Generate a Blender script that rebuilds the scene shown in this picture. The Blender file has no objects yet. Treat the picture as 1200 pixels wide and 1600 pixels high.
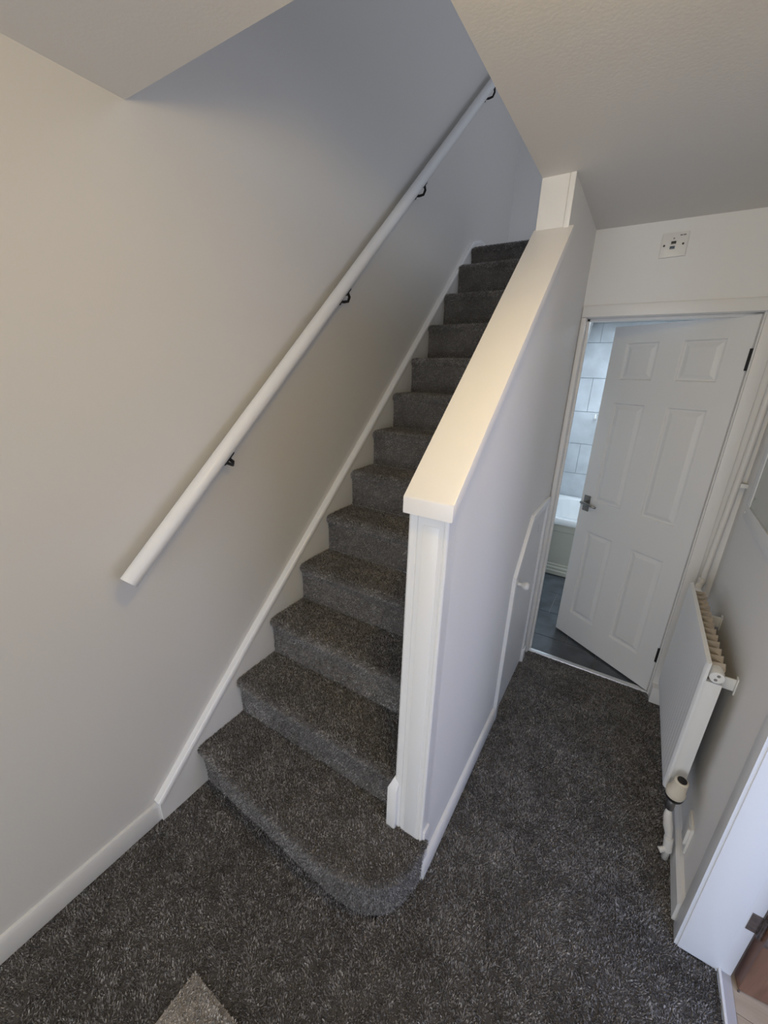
import bpy, bmesh, math, random
import numpy as np
from mathutils import Matrix, Vector, noise
random.seed(7)
S = bpy.context.scene
COL = S.collection

# ------------------------------------------------------------------ camera
cam_d = bpy.data.cameras.new('camera'); cam = bpy.data.objects.new('camera', cam_d); COL.objects.link(cam)
cam_d.sensor_fit = 'HORIZONTAL'; cam_d.sensor_width = 36.0; cam_d.lens = 623.7 / 1200 * 36.0
cam_d.clip_start = 0.02
RX = Vector((0.84698749, 0.53083004, 0.02883871))
RD = Vector((0.19857415, -0.26558966, -0.94341425))
RF = Vector((-0.49313336, 0.80478668, -0.33036024))
m = Matrix.Identity(4)
for i in range(3):
    m[i][0] = RX[i]; m[i][1] = -RD[i]; m[i][2] = -RF[i]
m.translation = Vector((1.30533, -0.68637, 1.70423))
cam.matrix_world = m
S.camera = cam

# ------------------------------------------------------------------ world, lights, exposure
S.view_settings.view_transform = 'Standard'; S.view_settings.look = 'None'
S.view_settings.gamma = 1.0; S.view_settings.use_curve_mapping = False
S.view_settings.exposure = -0.06
W = bpy.data.worlds.new('world'); S.world = W; W.use_nodes = True
W.node_tree.nodes['Background'].inputs[0].default_value = (0.62, 0.75, 1.0, 1)
W.node_tree.nodes['Background'].inputs[1].default_value = 0.6

def area(name, loc, aim, sx, sy, power, col):
    d = bpy.data.lights.new(name, 'AREA'); d.shape = 'RECTANGLE'; d.size = sx; d.size_y = sy
    d.energy = power; d.color = col
    o = bpy.data.objects.new(name, d); COL.objects.link(o); o.location = loc
    o.rotation_euler = (Vector(aim) - Vector(loc)).to_track_quat('-Z', 'Y').to_euler()
    return o
def point(name, loc, r, power, col):
    d = bpy.data.lights.new(name, 'POINT'); d.shadow_soft_size = r; d.energy = power; d.color = col
    o = bpy.data.objects.new(name, d); COL.objects.link(o); o.location = loc
    return o
DAY = (0.70, 0.83, 1.0)
point('hall_ceiling_bulb', (1.18, -0.18, 2.27), 0.035, 8.4, (1.0, 0.72, 0.25))
area('front_window_daylight', (0.85, -3.38, 1.2), (0.85, 0, 1.2), 1.56, 1.76, 34.0, (0.92, 0.95, 1.0))
area('side_room_window_daylight', (2.75, -1.55, 1.35), (2.75, 0.5, 1.2), 1.2, 1.2, 20.0, (0.42, 0.60, 1.0))
area('side_room_far_fill', (3.45, -0.3, 1.4), (0, -0.3, 1.2), 1.4, 1.2, 16.0, (0.68, 0.73, 1.0))  # added fill that brightens the half wall through the doorway, no known window
area('landing_window_daylight', (3.3, 2.0, 3.8), (0, 1.9, 3.2), 1.5, 1.3, 19.0, (0.77, 0.84, 1.0))
area('bathroom_ceiling_light', (1.15, 2.9, 2.15), (1.15, 2.9, 0), 0.5, 0.5, 15.0, (0.72, 0.86, 1.0))

# ------------------------------------------------------------------ materials
def mat(name, col, rough=0.5, spec=0.5, metal=0.0, bump=0.0, bscale=60.0, var=0.0, vscale=4.0, coat=0.0):
    M = bpy.data.materials.new(name); M.use_nodes = True
    nt = M.node_tree; b = nt.nodes['Principled BSDF']
    b.inputs['Base Color'].default_value = (*col, 1); b.inputs['Roughness'].default_value = rough
    b.inputs['Metallic'].default_value = metal; b.inputs['Specular IOR Level'].default_value = spec
    b.inputs['Coat Weight'].default_value = coat
    tc = nt.nodes.new('ShaderNodeTexCoord')
    if bump > 0:
        n = nt.nodes.new('ShaderNodeTexNoise'); n.inputs['Scale'].default_value = bscale; n.inputs['Detail'].default_value = 4
        nt.links.new(tc.outputs['Object'], n.inputs['Vector'])
        bp = nt.nodes.new('ShaderNodeBump'); bp.inputs['Strength'].default_value = bump; bp.inputs['Distance'].default_value = 0.002
        nt.links.new(n.outputs['Fac'], bp.inputs['Height']); nt.links.new(bp.outputs['Normal'], b.inputs['Normal'])
    if var > 0:
        n = nt.nodes.new('ShaderNodeTexNoise'); n.inputs['Scale'].default_value = vscale; n.inputs['Detail'].default_value = 5
        nt.links.new(tc.outputs['Object'], n.inputs['Vector'])
        r = nt.nodes.new('ShaderNodeValToRGB')
        r.color_ramp.elements[0].position = 0.3; r.color_ramp.elements[1].position = 0.7
        r.color_ramp.elements[0].color = (*[c * (1 - var) for c in col], 1)
        r.color_ramp.elements[1].color = (*[min(1, c * (1 + var)) for c in col], 1)
        nt.links.new(n.outputs['Fac'], r.inputs['Fac']); nt.links.new(r.outputs['Color'], b.inputs['Base Color'])
    return M

def carpet(name, cols, warm=0.0):
    M = bpy.data.materials.new(name); M.use_nodes = True
    nt = M.node_tree; N = nt.nodes; L = nt.links; b = N['Principled BSDF']
    b.inputs['Roughness'].default_value = 0.9; b.inputs['Specular IOR Level'].default_value = 0.15
    b.inputs['Sheen Weight'].default_value = 0.15; b.inputs['Sheen Roughness'].default_value = 0.5
    at = N.new('ShaderNodeAttribute'); at.attribute_name = 'yarn'
    r = N.new('ShaderNodeValToRGB'); e = r.color_ramp.elements
    e[0].position = 0.0; e[0].color = (*cols[0], 1); e[1].position = 1.0; e[1].color = (*cols[-1], 1)
    for i, c in enumerate(cols[1:-1]):
        k = e.new((i + 1) / (len(cols) - 1)); k.color = (*c, 1)
    tc = N.new('ShaderNodeTexCoord'); n2 = N.new('ShaderNodeTexNoise'); n2.inputs['Scale'].default_value = 6.0; n2.inputs['Detail'].default_value = 5
    L.new(tc.outputs['Object'], n2.inputs['Vector'])
    mr = N.new('ShaderNodeMapRange'); mr.inputs['From Min'].default_value = 0.3; mr.inputs['From Max'].default_value = 0.7
    mr.inputs['To Min'].default_value = 0.8; mr.inputs['To Max'].default_value = 1.2
    L.new(n2.outputs['Fac'], mr.inputs['Value'])
    mx = N.new('ShaderNodeVectorMath'); mx.operation = 'SCALE'
    L.new(at.outputs['Fac'], r.inputs['Fac']); L.new(r.outputs['Color'], mx.inputs[0]); L.new(mr.outputs['Result'], mx.inputs['Scale'])
    L.new(mx.outputs['Vector'], b.inputs['Base Color'])
    return M

def wood(name, c1, c2, rough=0.45, axis=1, sc=6.0):
    M = bpy.data.materials.new(name); M.use_nodes = True
    nt = M.node_tree; N = nt.nodes; L = nt.links; b = N['Principled BSDF']; b.inputs['Roughness'].default_value = rough
    tc = N.new('ShaderNodeTexCoord'); mp = N.new('ShaderNodeMapping')
    s = [sc * 4] * 3; s[axis] = sc * 0.35; mp.inputs['Scale'].default_value = s
    n = N.new('ShaderNodeTexNoise'); n.inputs['Scale'].default_value = 1.5; n.inputs['Detail'].default_value = 6; n.inputs['Distortion'].default_value = 0.6
    r = N.new('ShaderNodeValToRGB'); r.color_ramp.elements[0].position = 0.3; r.color_ramp.elements[1].position = 0.72
    r.color_ramp.elements[0].color = (*c1, 1); r.color_ramp.elements[1].color = (*c2, 1)
    L.new(tc.outputs['Object'], mp.inputs['Vector']); L.new(mp.outputs['Vector'], n.inputs['Vector'])
    L.new(n.outputs['Fac'], r.inputs['Fac']); L.new(r.outputs['Color'], b.inputs['Base Color'])
    return M

M = {
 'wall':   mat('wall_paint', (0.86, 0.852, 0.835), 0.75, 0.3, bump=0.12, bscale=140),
 'wall_l': mat('left_wall_tone', (0.715, 0.698, 0.668), 0.75, 0.3, bump=0.12, bscale=140),  # left wall toned darker than the other walls
 'ceil':   mat('ceiling_paint', (0.78, 0.755, 0.72), 0.85, 0.2, bump=0.2, bscale=120),
 'gloss':  mat('white_gloss_paint', (0.87, 0.87, 0.865), 0.32, 0.5, bump=0.05, bscale=30),
 'trim':   mat('white_satin_trim', (0.83, 0.82, 0.80), 0.4, 0.5, bump=0.05, bscale=40),
 'cap':    mat('cream_gloss_cap', (0.93, 0.905, 0.88), 0.35, 0.5, bump=0.05, bscale=30),  # cream cast of the warm lamp put into the cap's base colour
 'door':   mat('white_door_paint', (0.85, 0.85, 0.845), 0.42, 0.5, bump=0.08, bscale=220),
 'carpet': carpet('charcoal_carpet', [(0.065, 0.059, 0.055), (0.185, 0.174, 0.166), (0.29, 0.277, 0.268), (0.39, 0.375, 0.365), (0.56, 0.55, 0.54)]),
 'offcut': carpet('grey_brown_carpet', [(0.24, 0.225, 0.21), (0.50, 0.465, 0.43), (0.60, 0.56, 0.52), (0.70, 0.66, 0.62), (0.80, 0.77, 0.73)]),
 'iron':   mat('black_iron', (0.012, 0.011, 0.011), 0.45, 0.5),
 'rad':    mat('radiator_enamel', (0.86, 0.87, 0.87), 0.35, 0.5),
 'fin':    mat('dusty_fin', (0.47, 0.42, 0.36), 0.7, 0.3, var=0.15, vscale=40),
 'plastic': mat('white_plastic', (0.80, 0.79, 0.76), 0.35, 0.5),
 'cream':  mat('cream_plastic', (0.74, 0.68, 0.56), 0.4, 0.5),
 'black':  mat('black_plastic', (0.015, 0.014, 0.014), 0.35, 0.5),
 'chrome': mat('chrome', (0.62, 0.62, 0.63), 0.18, 0.5, metal=1.0),
 'satin_nickel': mat('dark_satin_nickel', (0.30, 0.29, 0.28), 0.3, 0.5, metal=1.0),
 'brass_dark': mat('tarnished_steel', (0.22, 0.19, 0.18), 0.4, 0.5, metal=0.8, var=0.3, vscale=60),
 'alu':    mat('brushed_aluminium', (0.78, 0.78, 0.78), 0.28, 0.5, metal=1.0),
 'copper_white': mat('painted_pipe', (0.78, 0.76, 0.72), 0.4, 0.5),
 'tile_w': mat('pale_grey_wall_tile', (0.56, 0.59, 0.62), 0.25, 0.5, var=0.16, vscale=5),
 'tile_f': mat('slate_floor_tile', (0.085, 0.095, 0.108), 0.22, 0.5, var=0.3, vscale=9, bump=0.1, bscale=25),
 'grout_w': mat('grey_grout', (0.40, 0.43, 0.46), 0.9, 0.1),
 'grout_f': mat('pale_grout', (0.30, 0.30, 0.29), 0.9, 0.1),
 'bath':   mat('white_acrylic', (0.85, 0.87, 0.88), 0.15, 0.5),
 'bath_panel': mat('cream_bath_panel', (0.60, 0.60, 0.52), 0.35, 0.5),
 'hatch':  mat('grey_green_board', (0.42, 0.44, 0.41), 0.25, 0.5),
 'mdf':    mat('white_hatch_frame', (0.78, 0.79, 0.79), 0.4, 0.5),
 'brown':  wood('brown_door_wood', (0.16, 0.075, 0.045), (0.30, 0.16, 0.10), 0.4, 2, 5),
 'oak':    wood('oak_laminate', (0.40, 0.31, 0.22), (0.56, 0.46, 0.35), 0.4, 0, 4),
 'neon':   mat('blue_grey_switch', (0.06, 0.09, 0.13), 0.3, 0.5),
 'ramp':   mat('mauve_grey_strip', (0.50, 0.48, 0.49), 0.4, 0.4),
 'grey':   mat('grey_print', (0.25, 0.24, 0.23), 0.6, 0.3),
}

# ------------------------------------------------------------------ mesh helpers
class MB:
    def __init__(s): s.v = []; s.f = []
    def add(s, vs, fs):
        o = len(s.v); s.v += [tuple(p) for p in vs]; s.f += [tuple(i + o for i in f) for f in fs]; return s
    def box(s, x0, x1, y0, y1, z0, z1):
        return s.add([(x0,y0,z0),(x1,y0,z0),(x1,y1,z0),(x0,y1,z0),(x0,y0,z1),(x1,y0,z1),(x1,y1,z1),(x0,y1,z1)],
              [(3,2,1,0),(4,5,6,7),(0,1,5,4),(1,2,6,5),(2,3,7,6),(3,0,4,7)])
    def prism_x(s, poly, x0, x1):      # poly of (y,z)
        n = len(poly)
        return s.add([(x0,y,z) for y,z in poly]+[(x1,y,z) for y,z in poly],
              [tuple(range(n-1,-1,-1)), tuple(range(n,2*n))]+[(i,(i+1)%n,(i+1)%n+n,i+n) for i in range(n)])
    def prism_y(s, poly, y0, y1):      # poly of (x,z)
        n = len(poly)
        return s.add([(x,y0,z) for x,z in poly]+[(x,y1,z) for x,z in poly],
              [tuple(range(n)), tuple(range(2*n-1,n-1,-1))]+[(i,i+n,(i+1)%n+n,(i+1)%n) for i in range(n)])
    def prism_z(s, poly, z0, z1):
        n = len(poly)
        return s.add([(x,y,z0) for x,y in poly]+[(x,y,z1) for x,y in poly],
              [tuple(range(n-1,-1,-1)), tuple(range(n,2*n))]+[(i,(i+1)%n,(i+1)%n+n,i+n) for i in range(n)])
    def loft(s, rings, caps=True, closed=True):
        n = len(rings[0]); fs = []
        for k in range(len(rings)-1):
            for i in range(n if closed else n-1):
                j = (i+1) % n
                fs.append((k*n+i, k*n+j, (k+1)*n+j, (k+1)*n+i))
        if caps and closed:
            fs.append(tuple(range(n-1,-1,-1))); fs.append(tuple((len(rings)-1)*n+i for i in range(n)))
        return s.add([p for r in rings for p in r], fs)
    def tube(s, pts, r, n=12, caps=True):
        pts = [Vector(p) for p in pts]; rings = []; up = None
        rs = r if isinstance(r, (list, tuple)) else [r]*len(pts)
        for i, p in enumerate(pts):
            t = (pts[min(i+1,len(pts)-1)] - pts[max(i-1,0)]).normalized()
            if up is None:
                up = t.orthogonal().normalized()
            up = (up - t*up.dot(t)).normalized(); w = t.cross(up)
            rings.append([p + (up*math.cos(a) + w*math.sin(a))*rs[i] for a in [2*math.pi*k/n for k in range(n)]])
        return s.loft(rings, caps)
    def lathe(s, base, axis, prof, n=16):     # prof (distance along axis, radius)
        b = Vector(base); a = Vector(axis).normalized()
        return s.tube([b + a*d for d, r in prof], [max(r, 1e-4) for d, r in prof], n)
    def xform(s, fn): s.v = [tuple(fn(Vector(p))) for p in s.v]; return s

def obj(name, mb, material, parent=None, bevel=0.0, smooth=False, seg=2, label=None):
    me = bpy.data.meshes.new(name); me.from_pydata(mb.v, [], mb.f); me.update()
    bm = bmesh.new(); bm.from_mesh(me); bmesh.ops.recalc_face_normals(bm, faces=bm.faces)
    if bevel > 0:
        es = [e for e in bm.edges if len(e.link_faces) == 2 and e.calc_face_angle(0) > 0.6]
        bmesh.ops.bevel(bm, geom=es, offset=bevel, segments=seg, profile=0.6, affect='EDGES', clamp_overlap=True)
    bm.to_mesh(me); bm.free()
    if smooth or bevel > 0:
        for p in me.polygons: p.use_smooth = True
        if bevel > 0 or smooth == 'auto':
            try: me.set_sharp_from_angle(angle=math.radians(40))
            except Exception: pass
    me.materials.append(M[material])
    o = bpy.data.objects.new(name, me); COL.objects.link(o)
    if parent is not None:
        o.parent = parent; o.matrix_parent_inverse = parent.matrix_basis.inverted() if parent.parent is None else (parent.parent.matrix_basis @ parent.matrix_parent_inverse @ parent.matrix_basis).inverted()
    if label: o['label'] = label
    return o
RNG = np.random.default_rng(11)
def vnoise(p, scale, seed):             # smooth value noise on points, about -1..1
    q = p / scale; i = np.floor(q).astype(np.int64); f = q - i; f = f * f * (3 - 2 * f); out = np.zeros(len(p))
    for dx in (0, 1):
        for dy in (0, 1):
            for dz in (0, 1):
                h = ((i[:, 0] + dx) * 73856093 ^ (i[:, 1] + dy) * 19349663 ^ (i[:, 2] + dz) * 83492791 ^ seed * 2654435761) & 0xFFFFFF
                h = (h * 1103515245 + 12345) & 0x7FFFFFFF; h = (h ^ (h >> 13)) * 1274126177 & 0x7FFFFFFF
                wgt = (f[:, 0] if dx else 1 - f[:, 0]) * (f[:, 1] if dy else 1 - f[:, 1]) * (f[:, 2] if dz else 1 - f[:, 2])
                out += wgt * (h / 0x3FFFFFFF - 1.0)
    return out
def pile(name, mb, material, parent=None, density=62000, height=0.0075, sink=0.005, keep=None, lean=(0, 0, 0), wild=1.0):
    """a carpeted surface: backing mesh plus one small twisted yarn tuft after another standing on it"""
    v = np.array(mb.v, float); quads = np.array([f if len(f) == 4 else (*f, f[-1]) for f in mb.f])
    p0, p1, p2, p3 = (v[quads[:, k]] for k in range(4))
    n = np.cross(p2 - p0, p3 - p1)
    if (n @ np.array([0.0, -1.0, 1.0])).sum() < 0: n = -n
    a2 = np.linalg.norm(n, axis=1); nn = n / np.maximum(a2, 1e-12)[:, None]; area = a2 / 2
    ok = area > 1e-9
    cnt = np.floor(area * density * ok + RNG.random(len(area))).astype(int)
    if keep is not None: cnt[~keep((p0 + p2) / 2)] = 0
    fi = np.repeat(np.arange(len(quads)), cnt); N_ = len(fi)
    u, w = RNG.random(N_)[:, None], RNG.random(N_)[:, None]
    base = (p0[fi]*(1-u) + p1[fi]*u)*(1-w) + (p3[fi]*(1-u) + p2[fi]*u)*w
    nr = nn[fi]
    t = np.cross(nr, np.array([0.31, 0.57, 0.76])); t /= np.linalg.norm(t, axis=1)[:, None]; bt = np.cross(nr, t)
    ang = RNG.random(N_) * 2 * math.pi; rad = 0.0019 * (0.7 + 0.6 * RNG.random(N_))
    hgt = height * (0.7 + 0.5 * RNG.random(N_)); tilt = RNG.normal(0, 0.0020, (N_, 2))
    tilt[:, 0] += 0.0034 * vnoise(base, 0.022, 1) + 0.0016 * vnoise(base, 0.11, 2); tilt[:, 1] += 0.0034 * vnoise(base, 0.022, 3) + 0.0016 * vnoise(base, 0.11, 4)
    tilt *= wild
    clump = vnoise(base, 0.014, 5) * 0.10 + vnoise(base, 0.05, 6) * 0.05
    base = base - nr * sink
    vs = []
    for k in range(3):
        aa = ang + k * 2.0944
        vs.append(base + (t * np.cos(aa)[:, None] + bt * np.sin(aa)[:, None]) * rad[:, None])
    mids = base + nr * (hgt * 0.6)[:, None] + (t * tilt[:, :1] + bt * tilt[:, 1:]) * 0.5
    tips = []
    for k in range(2):
        aa = ang + 0.6 + k * math.pi
        tips.append(base + nr * hgt[:, None] + t * tilt[:, :1] + bt * tilt[:, 1:] + (t * np.cos(aa)[:, None] + bt * np.sin(aa)[:, None]) * (rad * 0.55)[:, None] + np.array(lean) * hgt[:, None])
    tv = np.stack([vs[0], vs[1], vs[2], tips[0], tips[1]], 1).reshape(-1, 3)
    o = np.arange(N_) * 5 + len(v)
    tri = np.stack([np.stack([o, o+1, o+3], 1), np.stack([o+1, o+4, o+3], 1), np.stack([o+1, o+2, o+4], 1), np.stack([o+2, o, o+4], 1)], 1).reshape(-1, 3)
    # sink the backing
    vn = np.zeros_like(v)
    for k in range(4): np.add.at(vn, quads[:, k], n)
    vn /= np.maximum(np.linalg.norm(vn, axis=1), 1e-12)[:, None]
    bv = v - vn * sink
    allv = np.concatenate([bv, tv]); 
    me = bpy.data.meshes.new(name); me.vertices.add(len(allv)); me.vertices.foreach_set('co', allv.astype(np.float32).ravel())
    polys = [list(f) for f in mb.f]
    nl = sum(len(f) for f in polys) + 3 * len(tri)
    idx = np.concatenate([np.array([i for f in polys for i in f], int), tri.ravel()])
    starts = np.concatenate([np.cumsum([0] + [len(f) for f in polys])[:-1], sum(len(f) for f in polys) + 3 * np.arange(len(tri))]).astype(np.int32)
    me.loops.add(nl); me.loops.foreach_set('vertex_index', idx.astype(np.int32))
    me.polygons.add(len(starts)); me.polygons.foreach_set('loop_start', starts)
    me.update(calc_edges=True); me.validate()
    at = me.attributes.new('yarn', 'FLOAT', 'POINT')
    yarn = np.clip(np.where(RNG.random(N_) < 0.12, 0.75 + 0.25 * RNG.random(N_), RNG.normal(0.42, 0.17, N_)) + clump, 0, 1)
    if len(me.vertices) == len(allv):
        at.data.foreach_set('value', np.concatenate([np.full(len(v), 0.1), np.repeat(yarn, 5)]).astype(np.float32))
    me.polygons.foreach_set('use_smooth', np.ones(len(me.polygons), bool))
    me.materials.append(M[material])
    ob = bpy.data.objects.new(name, me); COL.objects.link(ob)
    if parent is not None:
        ob.parent = parent; ob.matrix_parent_inverse = parent.matrix_basis.inverted()
    return ob
def thing(name, label, cat, loc, group=None):
    o = bpy.data.objects.new(name, None); COL.objects.link(o); o.location = loc; o.empty_display_size = 0.05
    o['label'] = label; o['category'] = cat
    if group: o['group'] = group
    return o
def tag(o, label, cat, kind=None):
    o['label'] = label; o['category'] = cat
    if kind: o['kind'] = kind
    return o
def struct(o, label=None):
    o['kind'] = 'structure'
    if label: o['label'] = label
    o['category'] = o.name.split('_')[0].split('.')[0]
    return o
def sroot(name, label, loc):
    o = bpy.data.objects.new(name, None); COL.objects.link(o); o.location = loc; o.empty_display_size = 0.05
    o['kind'] = 'structure'; o['label'] = label; o['category'] = name.split('_')[0]
    return o
def piece(src, loc, parent):          # copy of a part sharing its mesh
    c = src.copy(); COL.objects.link(c); c.parent = parent; c.matrix_parent_inverse = parent.matrix_basis.inverted(); c.location = loc
    return c

YF = -3.4; H = 2.358; YB = 1.687; Z1 = 2.585; TOP = 4.95
def wall_x(y): return 1.750 + (y - 0.478) * 0.026       # the right wall is a little out of square

# ------------------------------------------------------------------ shell
fl = MB()
def strip(x0, x1, y0, y1, n=0.1):
    a, b = max(1, round((x1 - x0) / n)), max(1, round((y1 - y0) / n))
    for i in range(a):
        for j in range(b):
            xa, xb = x0 + (x1-x0)*i/a, x0 + (x1-x0)*(i+1)/a; ya, yb = y0 + (y1-y0)*j/b, y0 + (y1-y0)*(j+1)/b
            fl.add([(xa,ya,0),(xb,ya,0),(xb,yb,0),(xa,yb,0)], [(0,1,2,3)])
strip(0, 1.847, YF, 0.0); strip(0.90, 1.847, 0.0, 0.2); strip(0.966, 1.847, 0.2, 0.47); strip(0.966, 1.755, 0.47, 1.70)
fl.box(0, 1.847, YF, 1.705, -0.06, -0.012)
def near(c): return (c[:, 1] > -1.05) & (c[:, 2] > -0.003)
struct(pile('floor', fl, 'carpet', keep=near), 'charcoal speckled carpet covering the hall floor')
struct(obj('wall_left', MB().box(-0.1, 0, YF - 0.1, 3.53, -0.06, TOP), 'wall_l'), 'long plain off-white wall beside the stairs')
struct(obj('wall_landing', MB().box(0, 3.5, 3.43, 3.53, Z1, TOP), 'wall'), 'plain wall at the head of the stairs')
mb = MB().box(0, 3.6, YF - 0.1, 0.082, H, Z1).box(0.857, 3.6, 0.082, 2.545, H, Z1).box(0, 3.6, 2.545, 3.53, H, Z1)
struct(obj('ceiling', mb, 'ceil'), 'flat white hall ceiling with the stairwell opening cut out')
struct(obj('ceiling_upstairs', MB().box(-0.1, 3.6, YF - 0.1, 3.53, TOP, TOP + 0.1), 'ceil'), 'white ceiling above the stairwell')
struct(obj('wall_upstairs_right', MB().box(3.5, 3.6, YF - 0.1, 3.53, Z1, TOP), 'wall'), 'plain upstairs wall')
struct(obj('wall_upstairs_front', MB().box(0.0, 3.5, YF - 0.1, YF, Z1, TOP), 'wall'), 'plain upstairs front wall')
# back wall with the bathroom doorway
XJ0, XJ1, HZ = 0.9913, 1.662, 1.986
mb = MB().box(0.966, XJ0, YB, 1.787, 0, H).box(XJ1, 1.90, YB, 1.787, 0, H).box(XJ0, XJ1, YB, 1.787, HZ, H)
struct(obj('wall_back', mb, 'wall'), 'short off-white wall over the bathroom doorway')
# right wall, with the doorway to the side room
mb = MB().prism_z([(1.750, 0.478), (1.88, 0.478), (1.88, 1.687), (wall_x(1.687), 1.687)], 0, H)
mb.box(1.75, 1.88, YF, -0.36, 0, H).box(1.75, 1.88, -0.36, 0.478, 2.02, H)
struct(obj('wall_right', mb, 'wall'), 'off-white wall behind the radiator')
mb = MB().box(0, 0.06, YF - 0.1, YF, 0, H).box(1.64, 1.88, YF - 0.1, YF, 0, H).box(0.06, 1.64, YF - 0.1, YF, 2.1, H).box(0.06, 1.64, YF - 0.1, YF, 0, 0.3)
struct(obj('wall_front', mb, 'wall'), 'front wall of the hall')
# side room
struct(obj('wall_side_room_back', MB().box(1.88, 3.6, 1.60, 1.687, 0, H), 'wall'), 'plain side room wall')
struct(obj('wall_side_room_right', MB().box(3.5, 3.6, -1.7, 1.60, 0, H), 'wall'), 'plain side room wall')
struct(obj('wall_side_room_front', MB().box(1.88, 3.6, -1.8, -1.7, 0, H), 'wall'), 'plain side room wall with window')

# stair levels
YK = [-0.004 + 0.2111 * k for k in range(13)]
ZK = [0.0, 0.214, 0.406, 0.601, 0.797, 0.994, 1.190, 1.387, 1.588, 1.793, 2.002, 2.214, 2.428, 2.585]
XS0, XS1 = 0.025, 0.858

# partition: half wall that follows the stairs, then full height
CS = 0.886
def cap_z(y): return 1.414 + (y - 0.146) * CS
XF = 0.966
part = obj('wall_partition', MB().prism_x([(0.20, 0), (YB, 0), (YB, H), (1.043, H), (1.043, cap_z(1.043) - 0.03), (0.20, cap_z(0.20) - 0.03)], 0.858, XF), 'wall')
struct(part, 'white half wall rising with the stairs between flight and hall')
# end lining of the upper part with its edge bead
obj('end_lining', MB().box(0.856, 0.948, 1.036, 1.05, cap_z(1.036) - 0.005, H), 'trim', part)
obj('edge_bead', MB().box(0.949, 0.968, 1.032, 1.06, cap_z(1.036) - 0.005, H), 'trim', part, bevel=0.002)
# cap
y0, y1 = 0.148, 1.040
mb = MB()
mb.prism_x([(y0, cap_z(y0) - 0.044), (y1, cap_z(y1) - 0.044), (y1, cap_z(y1)), (y0, cap_z(y0))], 0.848, 0.984)
obj('capping_board', mb, 'cap', part, bevel=0.004, label='cream painted sloping top board')
# newel
NZ0, NZ1 = 0.212, 1.385
mb = MB()
prof = [(0.857, 0.172), (0.863, 0.167), (0.882, 0.167), (0.8835, 0.1705), (0.8865, 0.1705), (0.888, 0.167), (0.955, 0.167), (0.957, 0.170), (0.959, 0.170), (0.961, 0.167), (0.966, 0.168), (0.968, 0.172), (0.968, 0.215), (0.857, 0.215)]
mb.prism_z(prof, NZ0, NZ1)
nw = obj('newel_post', mb, 'gloss', part)
mb = MB().box(0.9, 0.944, 0.1655, 0.168, NZ0 + 0.01, 1.345)
obj('newel_facing', mb, 'gloss', part, bevel=0.001)
mb = MB().loft([[(0.838,0.153,0.205),(0.872,0.153,0.205),(0.872,0.20,0.205),(0.838,0.20,0.205)],
                [(0.838,0.153,0.39),(0.872,0.153,0.39),(0.872,0.20,0.39),(0.838,0.20,0.39)],
                [(0.855,0.166,0.435),(0.872,0.166,0.415),(0.872,0.20,0.415),(0.855,0.20,0.435)]])
obj('plinth_block', mb, 'gloss', part, bevel=0.0015)
# its skirting
sk = [(XF, 0.0), (0.982, 0.0), (0.982, 0.075), (0.976, 0.085), (XF, 0.087)]
mb = MB().prism_y(sk, 0.185, 1.0)
struct(obj('baseboard_partition', mb, 'gloss', bevel=0.001), 'white skirting along the foot of the half wall')
mb = MB().box(XF - 0.002, 0.975, 0.178, 0.215, 0.0, 0.245)
obj('corner_strip', mb, 'gloss', part, bevel=0.002)

# left skirting
sk = [(0.0, 0.0), (0.016, 0.0), (0.016, 0.072), (0.010, 0.086), (0.0, 0.088)]
struct(obj('baseboard_left', MB().prism_y(sk, YF, -0.2), 'trim', bevel=0.001), 'white skirting along the foot of the left wall')

# ------------------------------------------------------------------ staircase
st = thing('staircase', 'straight flight of steps carpeted in charcoal grey pile', 'staircase', (0.44, 0, 0))
def fuzz(p, a=0.0012):
    n = noise.noise_vector(p * 70.0); return p + Vector(n) * a
def sweep(name, profiles, mat_, parent, **kw):       # profiles: list of open rings (lists of points)
    mb = MB().loft(profiles, caps=False, closed=False)
    return pile(name, mb, mat_, parent, **kw)
NS = 40
for k in range(1, 13):
    yk, zk, zt = YK[k], ZK[k], ZK[k + 1]
    yb = YK[k + 1] if k < 12 else yk + 0.30
    rr = 0.021; ov = 0.024
    rings_t = []; rings_r = []
    for i in range(NS + 1):
        x = XS0 + (XS1 - XS0) * i / NS
        e = max(0.0, 1 - (x - XS0) / 0.014) ** 2 * 0.010       # nosing end pulled in at the string
        yf = yk - ov + e; zz = zt - e * 0.6
        pr = [(x, yb + 0.004, zt)]
        for j in range(1, 7): pr.append((x, yb + (yf + rr - yb) * j / 6, zt - (zt - zz) * (j / 6) ** 4))
        for j in range(1, 9):
            a = math.pi / 2 + math.pi * 0.93 * j / 8
            pr.append((x, yf + rr + rr * math.cos(a), zz - rr + rr * math.sin(a)))
        rings_t.append(pr)
        yn = yf + rr + rr * math.cos(math.pi / 2 + math.pi * 0.9); zn = zz - 2 * rr + 0.006
        pr = []
        for j in range(13):
            t = j / 12
            y = yk + 0.001 - 0.008 * t * t + (e * 0.5) * t
            pr.append((x, y, zk + (zn - zk) * t))
        rings_r.append(pr)
    sweep('tread', rings_t, 'carpet', st, height=0.0068, sink=0.0048, wild=0.8)
    sweep('riser', rings_r, 'carpet', st, height=0.0048, sink=0.0032, wild=0.55)

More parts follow.
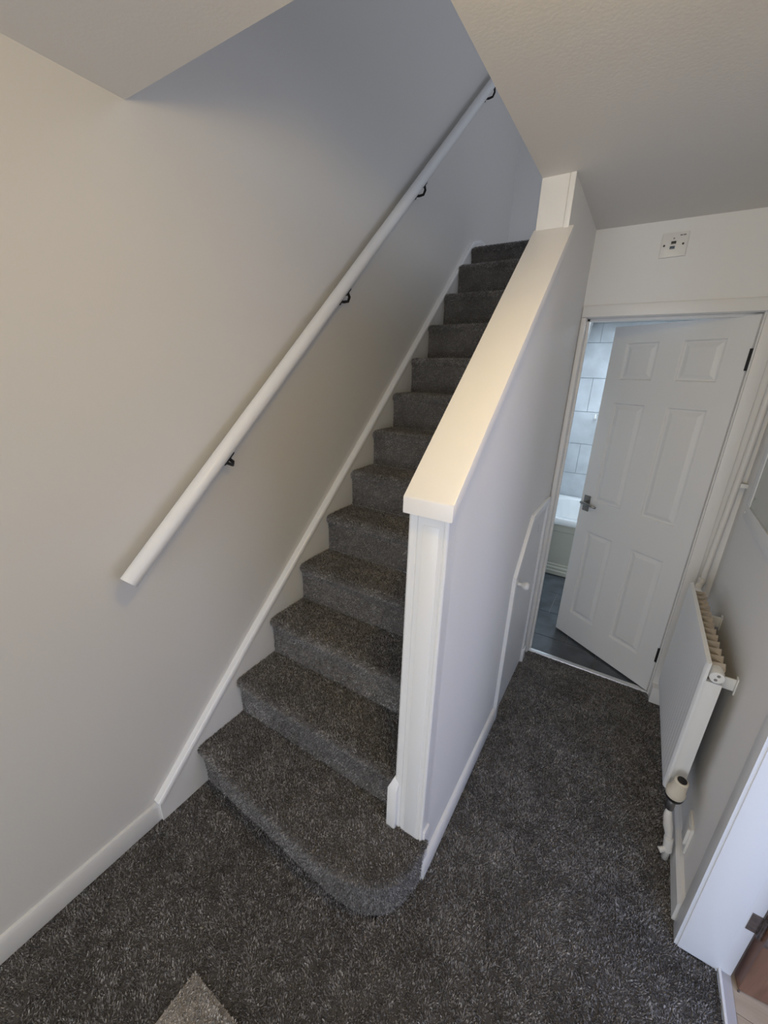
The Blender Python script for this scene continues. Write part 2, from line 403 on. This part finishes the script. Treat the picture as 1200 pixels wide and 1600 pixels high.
# bottom step with its curved bullnose end
def spline(pts, n):
    out = []; P = [Vector((*p, 0)) for p in pts]
    P = [P[0]*2 - P[1]] + P + [P[-1]*2 - P[-2]]
    for i in range(1, len(P) - 2):
        for j in range(n):
            t = j / n; a, b, c, d = P[i-1], P[i], P[i+1], P[i+2]
            out.append(0.5 * ((2*b) + (c - a)*t + (2*a - 5*b + 4*c - d)*t*t + (3*b - a - 3*c + d)*t**3))
    out.append(P[-2]); return out
bot = spline([(0.025, 0.0), (0.18, -0.006), (0.342, -0.012), (0.52, -0.020), (0.686, -0.028), (0.79, -0.027), (0.850, -0.014), (0.898, 0.010), (0.934, 0.046), (0.956, 0.092), (0.968, 0.140), (0.973, 0.185)], 8)
top = spline([(0.025, -0.026), (0.18, -0.038), (0.342, -0.048), (0.52, -0.058), (0.686, -0.064), (0.79, -0.058), (0.858, -0.040), (0.910, -0.012), (0.950, 0.026), (0.974, 0.076), (0.984, 0.130), (0.987, 0.190)], 8)
ZT = ZK[1]; rr = 0.020
rings_r = []; rings_t = []
for i, (b, t) in enumerate(zip(bot, top)):
    d = Vector((t.x - b.x, t.y - b.y, 0)); L_ = max(d.length, 1e-6); d = d / L_
    u = min(1, max(0, (b.x - 0.025) / 0.01)); 
    pr = []
    for j in range(13):
        s = j / 12; h = (ZT - 2 * rr + 0.006) * s; o = L_ * 0.45 * s ** 2.2
        pr.append((b.x + d.x * o, b.y + d.y * o, h))
    rings_r.append(pr)
    cx, cy = t.x - d.x * rr, t.y - d.y * rr
    pr = []
    for j in range(0, 9):
        a = -math.pi * 0.43 + math.pi * 0.93 * j / 8
        pr.append((cx + d.x * rr * math.cos(a), cy + d.y * rr * math.cos(a), ZT - rr + rr * math.sin(a)))
    tx, ty = min(cx, 0.985), 0.212
    if cx > 0.86: tx = cx * 0.35 + 0.60 * 0.65 if False else cx; ty = max(0.205, cy)
    for j in range(1, 11):
        s = j / 10
        pr.append((cx + (tx - cx) * s, cy + (ty - cy) * s, ZT))
    rings_t.append(pr)
sweep('riser', rings_r, 'carpet', st, height=0.0048, sink=0.0032, wild=0.55)
sweep('tread', rings_t, 'carpet', st, height=0.0068, sink=0.0048, wild=0.8)

# string board on the wall and its moulding
stop = [(-0.205, 0.10), (0.278, 0.552), (1.111, 1.304), (2.541, 2.622), (2.69, 2.668), (3.43, 2.668)]
poly = [(-0.20, 0.0), (-0.20, 0.085)] + [(y + 0.008, z - 0.008) for y, z in stop[1:]] + [(3.43, 2.45), (2.6, 2.3), (0.3, 0.0)]
obj('string_board', MB().prism_x(poly, 0.0, XS0 + 0.001), 'trim', st)
prof = [(0.0, 0.003), (0.024, 0.003), (0.029, -0.001), (0.0315, -0.008), (0.0315, -0.012), (0.0295, -0.014), (0.030, -0.019), (0.0275, -0.024), (0.024, -0.027), (0.0, -0.027)]
rings = []
for i, (y, z) in enumerate(stop):
    a = Vector(stop[max(i-1,0)]); b = Vector(stop[min(i+1,len(stop)-1)]); t = (b - a).normalized(); n = Vector((-t.y, t.x))
    rings.append([(x, y + n.x * d, z + n.y * d) for x, d in prof])
obj('string_moulding', MB().loft(rings), 'gloss', st)

# ------------------------------------------------------------------ handrail
hr = thing('handrail', 'round white handrail sloping up the wall on black brackets', 'handrail', (0.075, -0.169, 1.065))
def rz(y): return 1.072 + 0.905 * (y + 0.169)
mb = MB(); ya, yb2 = -0.172, 2.80
tdir = Vector((0, 1, 0.905)).normalized()
mb.tube([(0.075, ya + (yb2 - ya) * i / 12, rz(ya + (yb2 - ya) * i / 12)) for i in range(13)], 0.027, 28)
obj('rail', mb, 'gloss', hr, smooth='auto')
for y in (0.215, 0.93, 1.62, 2.53):
    zc = rz(y); nrm = Vector((0, -0.905, 1)).normalized()
    under = Vector((0.075, y, zc)) - nrm * 0.029
    wp = Vector((0.0, under.y + 0.03, under.z - 0.032))
    mb = MB(); mb.lathe(wp, (1, 0, 0), [(0.0, 0.016), (0.004, 0.016), (0.006, 0.012)], 14)
    br = obj('bracket', mb, 'iron', hr, smooth='auto', label='black iron wall bracket')
    mb = MB().tube([wp + Vector((0.003, 0, 0)), wp + Vector((0.03, 0, -0.004)), wp + Vector((0.058, -0.006, -0.004)), (0.072, under.y + 0.016, under.z - 0.020), (0.075, under.y + 0.002, under.z - 0.010), (0.075, under.y, under.z + 0.002)], 0.0065, 8)
    obj('arm', mb, 'iron', br, smooth=True)
    mb = MB(); c0 = under - tdir * 0.026; c1 = under + tdir * 0.026
    mb.tube([c0, c0 + tdir * 0.006, c1 - tdir * 0.006, c1], [0.005, 0.008, 0.008, 0.005], 8)
    obj('saddle', mb, 'iron', br, smooth=True)

# ------------------------------------------------------------------ bathroom door, lining, architrave
tr = sroot('trim_1', 'white architrave and lining around the bathroom doorway', (1.32, YB, 0))
obj('lining', MB().box(XJ0 - 0.002, XJ0 + 0.001, YB - 0.001, 1.79, 0, HZ), 'trim', tr)
obj('lining', MB().box(XJ1 - 0.001, XJ1 + 0.002, YB - 0.001, 1.79, 0, HZ), 'trim', tr)
obj('lining', MB().box(XJ0, XJ1, YB - 0.001, 1.79, HZ - 0.001, HZ + 0.002), 'trim', tr)
obj('door_stop', MB().box(XJ0, XJ0 + 0.012, 1.735, 1.757, 0, HZ), 'trim', tr, bevel=0.001)
obj('door_stop', MB().box(XJ0, XJ1, 1.735, 1.757, HZ - 0.012, HZ), 'trim', tr, bevel=0.001)
obj('architrave', MB().box(0.970, XJ0, YB - 0.016, YB, 0, HZ + 0.0), 'trim', tr, bevel=0.003)
obj('architrave', MB().box(XJ1 + 0.004, XJ1 + 0.052, YB - 0.016, YB, 0, HZ), 'trim', tr, bevel=0.003)
obj('architrave', MB().box(0.970, XJ1 + 0.052, YB - 0.016, YB, HZ + 0.001, HZ + 0.052), 'trim', tr, bevel=0.003)
obj('plinth_block', MB().box(XJ1 + 0.006, XJ1 + 0.085, 1.625, YB, 0, 0.10), 'trim', tr, bevel=0.003)

d1 = sroot('door_1', 'white six-panel door standing ajar into the bathroom', (1.656, 1.702, 0.012))
hx, hy = 1.656, 1.702; ang = math.atan2(0.36, -0.559); ux, uy = math.cos(ang), math.sin(ang)
nx, ny = (uy, -ux)
if (nx * (1.3 - hx) + ny * (-0.69 - hy)) < 0: nx, ny = -nx, -ny
def lf(p):   # (u along leaf from hinge, d depth towards hall, z)
    return Vector((hx + ux * p.x + nx * p.y, hy + uy * p.x + ny * p.y, p.z))
LW, LZ0, LZ1 = 0.662, 0.012, 1.978
US = [(0.098, 0.287), (0.398, 0.580)]; ZS = [(0.187, 0.790), (0.985, 1.580), (1.700, 1.895)]
mb = MB().box(0, LW, -0.036, -0.011, LZ0, LZ1)
leafb = MB()
us = [0, 0.098, 0.287, 0.398, 0.580, LW]; zs = [LZ0, 0.187, 0.790, 0.985, 1.580, 1.700, 1.895, LZ1]
for i in range(5):
    if i in (0, 2, 4): mb.box(us[i], us[i+1], -0.011, 0, LZ0, LZ1)
    else:
        for j in (0, 2, 4, 6): mb.box(us[i], us[i+1], -0.011, 0, zs[j], zs[j+1])
leaf = obj('leaf', mb.xform(lf), 'door', d1)
for (u0, u1) in US:
    for (z0, z1) in ZS:
        rings = []
        for ins, dep in ((0.0, 0.0), (0.004, -0.001), (0.009, -0.010), (0.015, -0.0108), (0.020, -0.0095), (0.036, -0.0035), (0.040, -0.003)):
            rings.append([lf(Vector(q)) for q in ((u0+ins, dep, z0+ins), (u1-ins, dep, z0+ins), (u1-ins, dep, z1-ins), (u0+ins, dep, z1-ins))])
        mb = MB().loft(rings, caps=False); n = len(mb.v); mb.f.append((n-4, n-3, n-2, n-1))
        obj('panel', mb, 'door', leaf)
for zc in (1.80, 0.26, 1.05):
    if zc == 1.05: continue
    mb = MB().box(-0.008, 0.004, -0.006, 0.004, zc - 0.045, zc + 0.045).xform(lf)
    obj('hinge', mb, 'iron', d1)
hd = obj('handle_plate', MB().box(0.597, 0.640, 0, 0.007, 0.912, 1.012).xform(lf), 'satin_nickel', d1, bevel=0.002, label='dark satin metal handle plate')
mb = MB().tube([lf(Vector(p)) for p in ((0.620, 0.005, 0.968), (0.620, 0.040, 0.968))], 0.009, 10)
obj('spindle', mb, 'satin_nickel', hd, smooth='auto')
mb = MB().tube([lf(Vector(p)) for p in ((0.632, 0.042, 0.970), (0.615, 0.044, 0.970), (0.57, 0.044, 0.967), (0.525, 0.042, 0.962))], [0.008, 0.010, 0.008, 0.007], 10)
obj('lever', mb, 'satin_nickel', hd, smooth=True)

# threshold strip
th = MB().prism_x([(1.697, -0.002), (1.733, -0.002), (1.731, 0.004), (1.723, 0.0075), (1.707, 0.0075), (1.699, 0.004)], XJ0, XJ1)
tag(obj('threshold_strip', th, 'alu'), 'shiny aluminium threshold strip across the bathroom doorway', 'threshold strip')

# ------------------------------------------------------------------ bathroom
BX0, BX1, BY = 0.70, 2.0, 3.74
fb = struct(obj('floor_bathroom', MB().box(BX0 - 0.1, BX1, 1.705, BY, -0.06, -0.006), 'grout_f'), 'dark slate tiled bathroom floor')
wb = struct(obj('wall_bathroom_back', MB().box(BX0 - 0.1, BX1, BY, BY + 0.08, 0, H), 'grout_w'), 'pale grey tiled wall behind the bath')
struct(obj('wall_bathroom_left', MB().box(BX0 - 0.1, BX0, 2.6, BY, 0, H), 'wall'), 'plain bathroom side wall beside the bath')
struct(obj('wall_bathroom_side', MB().box(0.78, 0.858, 1.787, 2.6, 0, 1.6), 'wall'), 'plain bathroom side wall beside the doorway')
struct(obj('wall_bathroom_right', MB().box(BX1, BX1 + 0.1, 1.787, BY, 0, H), 'wall'), 'plain bathroom wall behind the door')
struct(obj('ceiling_bathroom', MB().box(0.858, BX1, 1.787, BY, 2.185, 2.20).box(BX0, 0.858, 2.6, BY, 2.185, 2.20), 'ceil'), 'low white bathroom ceiling')
mb = MB().prism_y([(BX0, 1.50), (0.735, 1.80), (0.785, 2.185), (BX0, 2.185)], 2.62, BY - 0.001)
struct(obj('trim_2', mb, 'wall'), 'sloping boxing high in the bathroom corner')
# floor tiles
TW, TL = 0.61, 0.332; gap = 0.004
src = None; tiles = []
for r in range(-1, 6):
    ya = 1.923 + 0.332 * (r - 1); off = {0: 1.377, 1: 1.19, 2: 1.02}[r % 3] if r >= 0 else 1.19
    for c in range(-2, 3):
        xa = off + c * TW
        x0, x1, y0, y1 = max(xa, BX0), min(xa + TW, BX1), max(ya, 1.736), min(ya + TL, 2.98)
        if x1 - x0 < 0.03 or y1 - y0 < 0.03: continue
        obj('tile', MB().box(x0 + gap/2, x1 - gap/2, y0 + gap/2, y1 - gap/2, -0.006, 0.0), 'tile_f', fb, bevel=0.001, seg=1)
# wall tiles
for r, zb in enumerate((0.488, 0.788, 1.088, 1.398, 1.708, 2.018)):
    zt = (0.788, 1.088, 1.398, 1.708, 2.018, 2.185)[r]
    off = 0.870 if r % 2 else 1.170
    for c in range(-2, 2):
        x0, x1 = max(off + c * 0.6, BX0), min(off + (c + 1) * 0.6, BX1)
        if x1 - x0 < 0.02: continue
        obj('tile', MB().box(x0 + 0.0015, x1 - 0.0015, BY - 0.008, BY, zb + 0.002, zt - 0.002), 'tile_w', wb, bevel=0.001, seg=1)
# bath
bt = thing('bathtub', 'white bathtub with a cream side panel behind the ajar door', 'bathtub', (1.3, 3.3, 0))
x0, x1, y0, y1 = BX0, BX1, 2.905, BY - 0.01
def rr_ring(x0, x1, y0, y1, r, z, n=6):
    out = []
    for cx, cy, a0 in ((x1 - r, y0 + r, -90), (x1 - r, y1 - r, 0), (x0 + r, y1 - r, 90), (x0 + r, y0 + r, 180)):
        for j in range(n + 1):
            a = math.radians(a0 + 90 * j / n); out.append((cx + r * math.cos(a), cy + r * math.sin(a), z))
    return out
rings = [rr_ring(x0, x1, y0 + 0.02, y1, 0.02, 0.485), rr_ring(x0, x1, y0, y1, 0.02, 0.490), rr_ring(x0, x1, y0, y1, 0.02, 0.535),
         rr_ring(x0 + 0.006, x1 - 0.006, y0 + 0.008, y1 - 0.006, 0.02, 0.545), rr_ring(x0 + 0.06, x1 - 0.06, y0 + 0.07, y1 - 0.06, 0.10, 0.545),
         rr_ring(x0 + 0.075, x1 - 0.075, y0 + 0.085, y1 - 0.075, 0.12, 0.530), rr_ring(x0 + 0.12, x1 - 0.12, y0 + 0.13, y1 - 0.12, 0.14, 0.25), rr_ring(x0 + 0.18, x1 - 0.18, y0 + 0.18, y1 - 0.17, 0.12, 0.17)]
mb = MB().loft(rings, caps=False); n = len(rings[0]); mb.f.append(tuple(len(mb.v) - n + i for i in range(n)))
obj('tub', mb, 'bath', bt, smooth='auto')
obj('side_panel', MB().prism_x([(2.930, 0.0), (2.930, 0.415), (2.922, 0.425), (2.922, 0.455), (2.930, 0.485), (2.95, 0.485), (2.95, 0.0)], x0, x1), 'bath_panel', bt)
obj('panel_plinth', MB().prism_x([(2.912, 0.012), (2.912, 0.045), (2.918, 0.052), (2.918, 0.075), (2.925, 0.085), (2.925, 0.105), (2.932, 0.112), (2.932, 0.012)], x0, x1), 'bath_panel', bt)
mb = MB().tube([(0.955, BY - 0.008, 1.375), (0.955, BY - 0.03, 1.372), (0.955, BY - 0.045, 1.352), (0.955, BY - 0.042, 1.335)], [0.012, 0.009, 0.010, 0.012], 10)
tag(obj('towel_hook', mb, 'plastic', smooth=True), 'small white hook on the tiled bathroom wall', 'hook')

# ------------------------------------------------------------------ cupboard under the stairs
d2 = sroot('door_2', 'white under-stairs cupboard door with a clipped corner and round knob', (XF, 1.29, 0))
outer = [(1.008, 0.0), (1.008, 0.835), (1.215, 1.082), (1.60, 1.082), (1.60, 0.0)]
inner = [(1.045, 0.0), (1.045, 0.822), (1.232, 1.045), (1.56, 1.045), (1.56, 0.0)]
names_ = ['frame_side', 'frame_slope', 'frame_top', 'frame_side']
for i in range(4):
    q = [outer[i], outer[i+1], inner[i+1], inner[i]]
    obj(names_[i], MB().prism_x(q, XF - 0.001, XF + 0.017), 'gloss', d2, bevel=0.003)
obj('leaf', MB().prism_x([(1.048, 0.012), (1.048, 0.820), (1.234, 1.042), (1.557, 1.042), (1.557, 0.012)], XF - 0.001, XF + 0.006), 'door', d2)
mb = MB().lathe((XF + 0.006, 1.085, 0.775), (1, 0, 0), [(0, 0.016), (0.003, 0.016), (0.006, 0.009), (0.022, 0.008), (0.030, 0.013), (0.040, 0.0185), (0.050, 0.0185), (0.057, 0.012), (0.059, 0.003)], 18)
obj('knob', mb, 'plastic', d2, smooth=True)
for yy, zz in ((1.42, 0.965), (1.435, 0.93), (1.425, 0.95)):
    obj('screw_hole', MB().lathe((XF + 0.0058, yy, zz), (1, 0, 0), [(0, 0.004), (0.0006, 0.004)], 8), 'grey', d2)
obj('base_block', MB().box(XF, XF + 0.022, 1.555, 1.615, 0, 0.09), 'gloss', d2, bevel=0.003)

# ------------------------------------------------------------------ right-hand doorway
t3 = sroot('trim_3', 'white lining and architrave of the side room doorway', (1.8, 0.478, 0))
obj('lining', MB().box(1.745, 1.847, 0.470, 0.479, 0, 2.02), 'gloss', t3, bevel=0.0015)
obj('rebate_strip', MB().box(1.847, 1.879, 0.4735, 0.484, 0, 2.02), 'gloss', t3, bevel=0.001)
ap = [(1.736, 0.474), (1.752, 0.474), (1.754, 0.542), (1.744, 0.542), (1.738, 0.530)]
obj('architrave', MB().prism_z(ap, 0, 2.02), 'gloss', t3, bevel=0.001)
skp = [0.016, 0.0]
def skz(z): return [(wall_x(0.542) - 0.02, 0.542, z), (wall_x(1.62) - 0.02, 1.62, z), (wall_x(1.62), 1.62, z), (wall_x(0.542), 0.542, z)]
a0, a1, a2 = skz(0.0), skz(0.078), skz(0.09)
a2 = [(x + (0.009 if i < 2 else 0), y, z) for i, (x, y, z) in enumerate(a2)]
struct(obj('baseboard_right', MB().loft([a0, a1, a2]), 'gloss'), 'white skirting below the radiator')
ts = thing('floor_trim_strip', 'grey-white edging strip between carpet and oak flooring', 'trim strip', (1.863, 0.05, 0))
obj('lip', MB().box(1.847, 1.854, -0.36, 0.474, -0.004, 0.013), 'gloss', ts, bevel=0.001)
obj('ramp', MB().box(1.854, 1.879, -0.36, 0.474, -0.004, 0.005), 'ramp', ts)
# side room floor
fs = struct(obj('floor_side_room', MB().box(1.8791, 3.6, -1.7, 1.6, -0.06, -0.008), 'grout_w'), 'pale oak laminate floor of the side room')
for r in range(9):
    ya = -0.75 + 0.19 * r; off = (0, 0.55, 0.25)[r % 3]
    xs = [1.88, 1.88 + 0.35 + off, 3.5]
    for a, b in zip(xs[:-1], xs[1:]):
        obj('plank', MB().box(a + 0.0005, b - 0.0005, ya + 0.0005, ya + 0.1895, -0.008, 0.0), 'oak', fs, bevel=0.0012, seg=1)
# brown door
d3 = sroot('door_3', 'brown wooden door opened back into the side room', (1.89, 0.46, 0.006))
dv = Vector((math.cos(math.radians(6)), math.sin(math.radians(6)), 0)); dn = Vector((-dv.y, dv.x, 0))
def df(p): return Vector((1.892, 0.448, 0)) + dv * p.x + dn * p.y + Vector((0, 0, p.z))
obj('leaf', MB().box(0, 0.76, 0, 0.038, 0.006, 1.98).xform(df), 'brown', d3, bevel=0.002)
hg = obj('hinge', MB().box(1.857, 1.881, 0.4715, 0.474, 0.225, 0.295), 'brass_dark', d3, label='tarnished steel butt hinge')
obj('knuckle', MB().tube([(1.886, 0.466, 0.222), (1.886, 0.466, 0.298)], 0.006, 10), 'brass_dark', hg, smooth='auto')
obj('hinge_leaf', MB().box(0.0, 0.004, -0.003, 0.001, 0.0, 0.01).box(0.0, 0.030, -0.0025, 0.0005, 0.225, 0.295).xform(df), 'brass_dark', hg)
obj('screw', MB().lathe(df(Vector((0.015, -0.0025, 0.285))), (0, -1, 0), [(0, 0.004), (0.001, 0.0035)], 8), 'alu', hg)

# ------------------------------------------------------------------ radiator
rd = thing('radiator', 'white panel radiator with tan convector fins fixed to the wall', 'radiator', (1.69, 1.12, 0.27))
RY0, RY1, RZ0, RZ1 = 0.792, 1.445, 0.272, 0.842
# ribbed front panel
cols = 80; rings = []
for i in range(cols + 1):
    y = RY0 + (RY1 - RY0) * i / cols
    edge = min(i, cols - i)
    rib = 0.0 if edge < 2 else 0.0035 * (0.5 + 0.5 * math.cos(2 * math.pi * (y - RY0) / 0.0333))
    bx = 1.653 + (0.006 if edge == 0 else 0)
    pr = []
    for z, dx in ((RZ0, 0.014), (RZ0 + 0.004, 0.002), (RZ0 + 0.03, 0.0), (RZ0 + 0.045, rib), (RZ1 - 0.045, rib), (RZ1 - 0.03, 0.0), (RZ1 - 0.004, 0.002), (RZ1, 0.014)):
        pr.append((min(bx + dx, 1.6668), y, z))
    pr += [(1.667, y, RZ1), (1.667, y, RZ0)]
    rings.append(pr)
obj('front_panel', MB().loft(rings), 'rad', rd, smooth='auto')
# fins: folded sheet behind the panel
rings = []; n = 26
for i in range(n + 1):
    y = RY0 + 0.035 + (RY1 - RY0 - 0.07) * i / n
    xa, xb = (1.668, 1.706) 
    rings.append([( (1.706 if i % 2 else 1.672), y, RZ0 + 0.03), ((1.706 if i % 2 else 1.672), y, RZ1 - 0.022)])
mb = MB().loft(rings, caps=False, closed=False)
obj('convector_fins', mb, 'fin', rd)
obj('fin_plate', MB().box(1.6675, 1.671, RY0 + 0.03, RY1 - 0.03, RZ0 + 0.03, RZ1 - 0.03), 'fin', rd)
for i in range(13):
    y = RY0 + 0.05 + (RY1 - RY0 - 0.1) * i / 12
    obj('fin', MB().loft([[(1.671, y - 0.016, RZ1 - 0.03), (1.712, y - 0.022, RZ1 - 0.034), (1.712, y - 0.020, RZ1 - 0.034), (1.671, y - 0.014, RZ1 - 0.03)],
                          [(1.671, y - 0.010, RZ1 - 0.016), (1.714, y + 0.006, RZ1 - 0.020), (1.714, y + 0.008, RZ1 - 0.020), (1.671, y - 0.008, RZ1 - 0.016)]]), 'fin', rd)
# end cover and header tubes
obj('end_cover', MB().box(1.6655, 1.712, RY0 + 0.004, RY0 + 0.024, RZ0 + 0.002, RZ1 - 0.072), 'rad', rd, bevel=0.004)
obj('end_cover', MB().box(1.670, 1.712, RY1 - 0.030, RY1 - 0.012, RZ0, RZ1 - 0.075), 'rad', rd, bevel=0.004)
mb = MB().lathe((1.690, RY0 - 0.004, RZ1 - 0.045), (0, 1, 0), [(0, 0.010), (0.001, 0.020), (0.020, 0.022), (0.045, 0.022)], 18)
bv = obj('bleed_valve', mb, 'rad', rd, smooth='auto')
for dz in (0.008, -0.008):
    obj('valve_hole', MB().lathe((1.690 + dz * 0.3, RY0 - 0.0045, RZ1 - 0.045 + dz), (0, 1, 0), [(0, 0.005), (0.001, 0.005)], 10), 'grey', bv)
mb = MB().lathe((1.690, RY1 + 0.004, RZ1 - 0.045), (0, -1, 0), [(0, 0.010), (0.001, 0.020), (0.020, 0.022), (0.045, 0.022)], 18)
obj('end_plug', mb, 'rad', rd, smooth='auto')
for y in (0.86, 1.30):
    xw = wall_x(y)
    obj('wall_bracket', MB().box(1.712, xw + 0.001, y - 0.003, y + 0.003, 0.725, 0.770).box(xw - 0.004, xw + 0.001, y - 0.012, y + 0.012, 0.715, 0.778), 'rad', rd, bevel=0.002)
# thermostatic valve
VX, VY = 1.683, 0.752
vb = obj('valve_tail', MB().tube([(VX, RY0 + 0.02, 0.292), (VX, VY, 0.292)], 0.010, 12), 'chrome', rd, smooth='auto')
mb = MB().lathe((VX, VY, 0.300), (0.05, -0.12, 1), [(0, 0.016), (0.002, 0.027), (0.020, 0.030), (0.024, 0.030), (0.040, 0.025), (0.066, 0.022), (0.082, 0.021), (0.086, 0.017)], 22)
hd2 = obj('thermostat_head', mb, 'cream', rd, smooth='auto', label='cream thermostatic valve head')
mb = MB().lathe((VX, VY, 0.288), (0.05, -0.12, 1), [(0, 0.018), (0.004, 0.026), (0.014, 0.028), (0.018, 0.026)], 22)
obj('collar', mb, 'black', hd2, smooth='auto')
ax = Vector((0.05, -0.12, 1)).normalized(); tp = Vector((VX, VY, 0.300)) + ax * 0.0862
mb = MB().lathe(tp, ax, [(0, 0.0145), (0.0025, 0.0145)], 18)
obj('dial_cap', mb, 'black', hd2, smooth='auto')
obj('valve_body', MB().lathe((VX, VY, 0.232), (0, 0, 1), [(0, 0.008), (0.002, 0.013), (0.040, 0.013), (0.044, 0.010), (0.058, 0.010)], 14), 'satin_nickel', rd, smooth='auto')
obj('feed_pipe', MB().tube([(VX, VY, 0.235), (VX + 0.004, VY, 0.20), (1.697, VY - 0.002, 0.155), (1.706, VY - 0.004, 0.12), (1.718, VY - 0.006, 0.06), (1.718, VY - 0.006, 0.0)], [0.008, 0.014, 0.016, 0.012, 0.011, 0.011], 12), 'copper_white', rd, smooth=True)
dc = obj('drain_cock', MB().tube([(1.710, VY - 0.005, 0.105), (1.718, VY - 0.006, 0.045)], 0.0150, 12), 'plastic', rd, smooth='auto')
obj('nozzle', MB().tube([(1.716, VY - 0.006, 0.055), (1.704, VY - 0.014, 0.048), (1.692, VY - 0.020, 0.042)], [0.010, 0.009, 0.011], 10), 'plastic', dc, smooth='auto')

# vertical pipe in the corner
hp = thing('heating_pipe', 'white painted heating pipe running up the corner beside the doorway', 'pipe', (1.748, 1.648, 0.77))
px_, py_ = 1.746, 1.650
obj('riser_pipe', MB().tube([(px_ - 0.014, py_, 0.745), (px_ - 0.013, py_, 0.80), (px_, py_, 1.40), (px_ + 0.006, py_, H)], 0.0125, 14), 'copper_white', hp, smooth='auto')
obj('elbow', MB().tube([(px_ - 0.014, py_, 0.79), (px_ - 0.015, py_ - 0.004, 0.765), (px_ - 0.025, py_ - 0.03, 0.755), (1.695, 1.47, 0.795)], [0.0165, 0.0165, 0.0155, 0.012], 12), 'copper_white', hp, smooth=True)
cl = obj('pipe_clip', MB().lathe((px_ - 0.003, py_, 1.258), (0, 0, 1), [(0, 0.0135), (0.0, 0.0175), (0.022, 0.0175), (0.022, 0.0135)], 14), 'plastic', hp, smooth='auto')
obj('clip_base', MB().box(px_ + 0.008, wall_x(1.65) + 0.002, py_ - 0.014, py_ + 0.014, 1.26, 1.278), 'plastic', cl, bevel=0.001)

# hatch on the right wall
def wm(p):      # (distance out of the wall, y, z)
    return Vector((wall_x(p.y) - p.x, p.y, p.z))
ht = thing('wall_hatch', 'framed grey-green board on the wall above the radiator', 'wall panel', (wall_x(1.2), 1.2, 1.17))
HY0, HY1, HZ0, HZ1 = 0.80, 1.475, 1.172, 1.95
for nme, b in (('frame_rail', (0, 0.016, HY0, HY1, HZ0, HZ0 + 0.055)), ('frame_rail', (0, 0.016, HY0, HY1, HZ1 - 0.055, HZ1)),
               ('frame_stile', (0, 0.016, HY1 - 0.06, HY1, HZ0 + 0.055, HZ1 - 0.055)), ('frame_stile', (0, 0.016, HY0, HY0 + 0.06, HZ0 + 0.055, HZ1 - 0.055))):
    obj(nme, MB().box(*b).xform(wm), 'mdf', ht, bevel=0.0015)
obj('board', MB().box(0.0, 0.012, HY0 + 0.06, HY1 - 0.06, HZ0 + 0.055, HZ1 - 0.055).xform(wm), 'hatch', ht)
obj('screw', MB().lathe(wm(Vector((0.0119, 1.392, 1.272))), (-1, 0, 0), [(0, 0.004), (0.001, 0.0035)], 8), 'grey', ht)
obj('screw', MB().lathe(wm(Vector((0.0119, 1.386, 1.272))), (-1, 0, 0), [(0, 0.004), (0.001, 0.0035)], 8), 'grey', ht)
obj('screw', MB().lathe(wm(Vector((0.0159, 1.452, 1.196))), (-1, 0, 0), [(0, 0.006), (0.002, 0.004)], 10), 'plastic', ht)

# low wall plate
wp_ = thing('wall_socket_plate', 'small white plate low on the wall beside the valve', 'wall plate', (wall_x(0.75), 0.75, 0.10))
obj('plate', MB().box(0, 0.009, 0.705, 0.795, 0.112, 0.232).xform(wm), 'plastic', wp_, bevel=0.003)
obj('side_rib', MB().box(0.0085, 0.018, 0.709, 0.719, 0.150, 0.222).xform(wm), 'plastic', wp_, bevel=0.002)
obj('inset', MB().box(0.0085, 0.0105, 0.726, 0.788, 0.124, 0.222).xform(wm), 'rad', wp_, bevel=0.001)

# isolator above the door
sp = thing('isolator_switch', 'square white isolator switch plate above the doorway', 'switch', (1.287, YB, 2.215))
def sf(p):
    c = Vector((1.287, 0, 2.261)); a = math.radians(1.5); x, z = p.x, p.z
    return Vector((c.x + x*math.cos(a) - z*math.sin(a), YB - p.y, c.z + x*math.sin(a) + z*math.cos(a)))
obj('plate', MB().box(-0.048, 0.048, 0, 0.010, -0.046, 0.046).xform(sf), 'plastic', sp, bevel=0.003)
obj('rocker', MB().box(-0.012, 0.006, 0.0095, 0.014, 0.003, 0.013).xform(sf), 'black', sp, bevel=0.001)
obj('indicator', MB().box(-0.014, 0.004, 0.0095, 0.013, -0.016, -0.005).xform(sf), 'neon', sp, bevel=0.001)
for x, z, r in ((-0.036, 0.0, 0.0042), (0.032, 0.0, 0.0042), (-0.004, 0.024, 0.003)):
    obj('screw', MB().lathe(sf(Vector((x, 0.0095, z))), (0, -1, 0), [(0, r), (0.001, r)], 10), 'black' if r > 0.004 else 'grey', sp)
obj('print', MB().box(0.016, 0.025, 0.0098, 0.0102, 0.031, 0.036).box(0.027, 0.037, 0.0098, 0.0102, 0.031, 0.036).xform(sf), 'grey', sp)

# square-cornered patch of lighter carpet pile by the foot of the stairs
rings = []
mb = MB().add([(0.515,-0.98,0.009),(1.15,-0.98,0.009),(1.15,-0.392,0.009),(0.515,-0.392,0.009)], [(0,1,2,3)]).box(0.515, 1.15, -0.98, -0.392, 0.0, 0.004)
tag(pile('carpet_offcut', mb, 'offcut', sink=0.004, height=0.006, keep=lambda c: (c[:, 2] > 0.008) & (c[:, 1] > -1.5)), 'square-cornered patch of lighter grey carpet on the floor', 'mat')
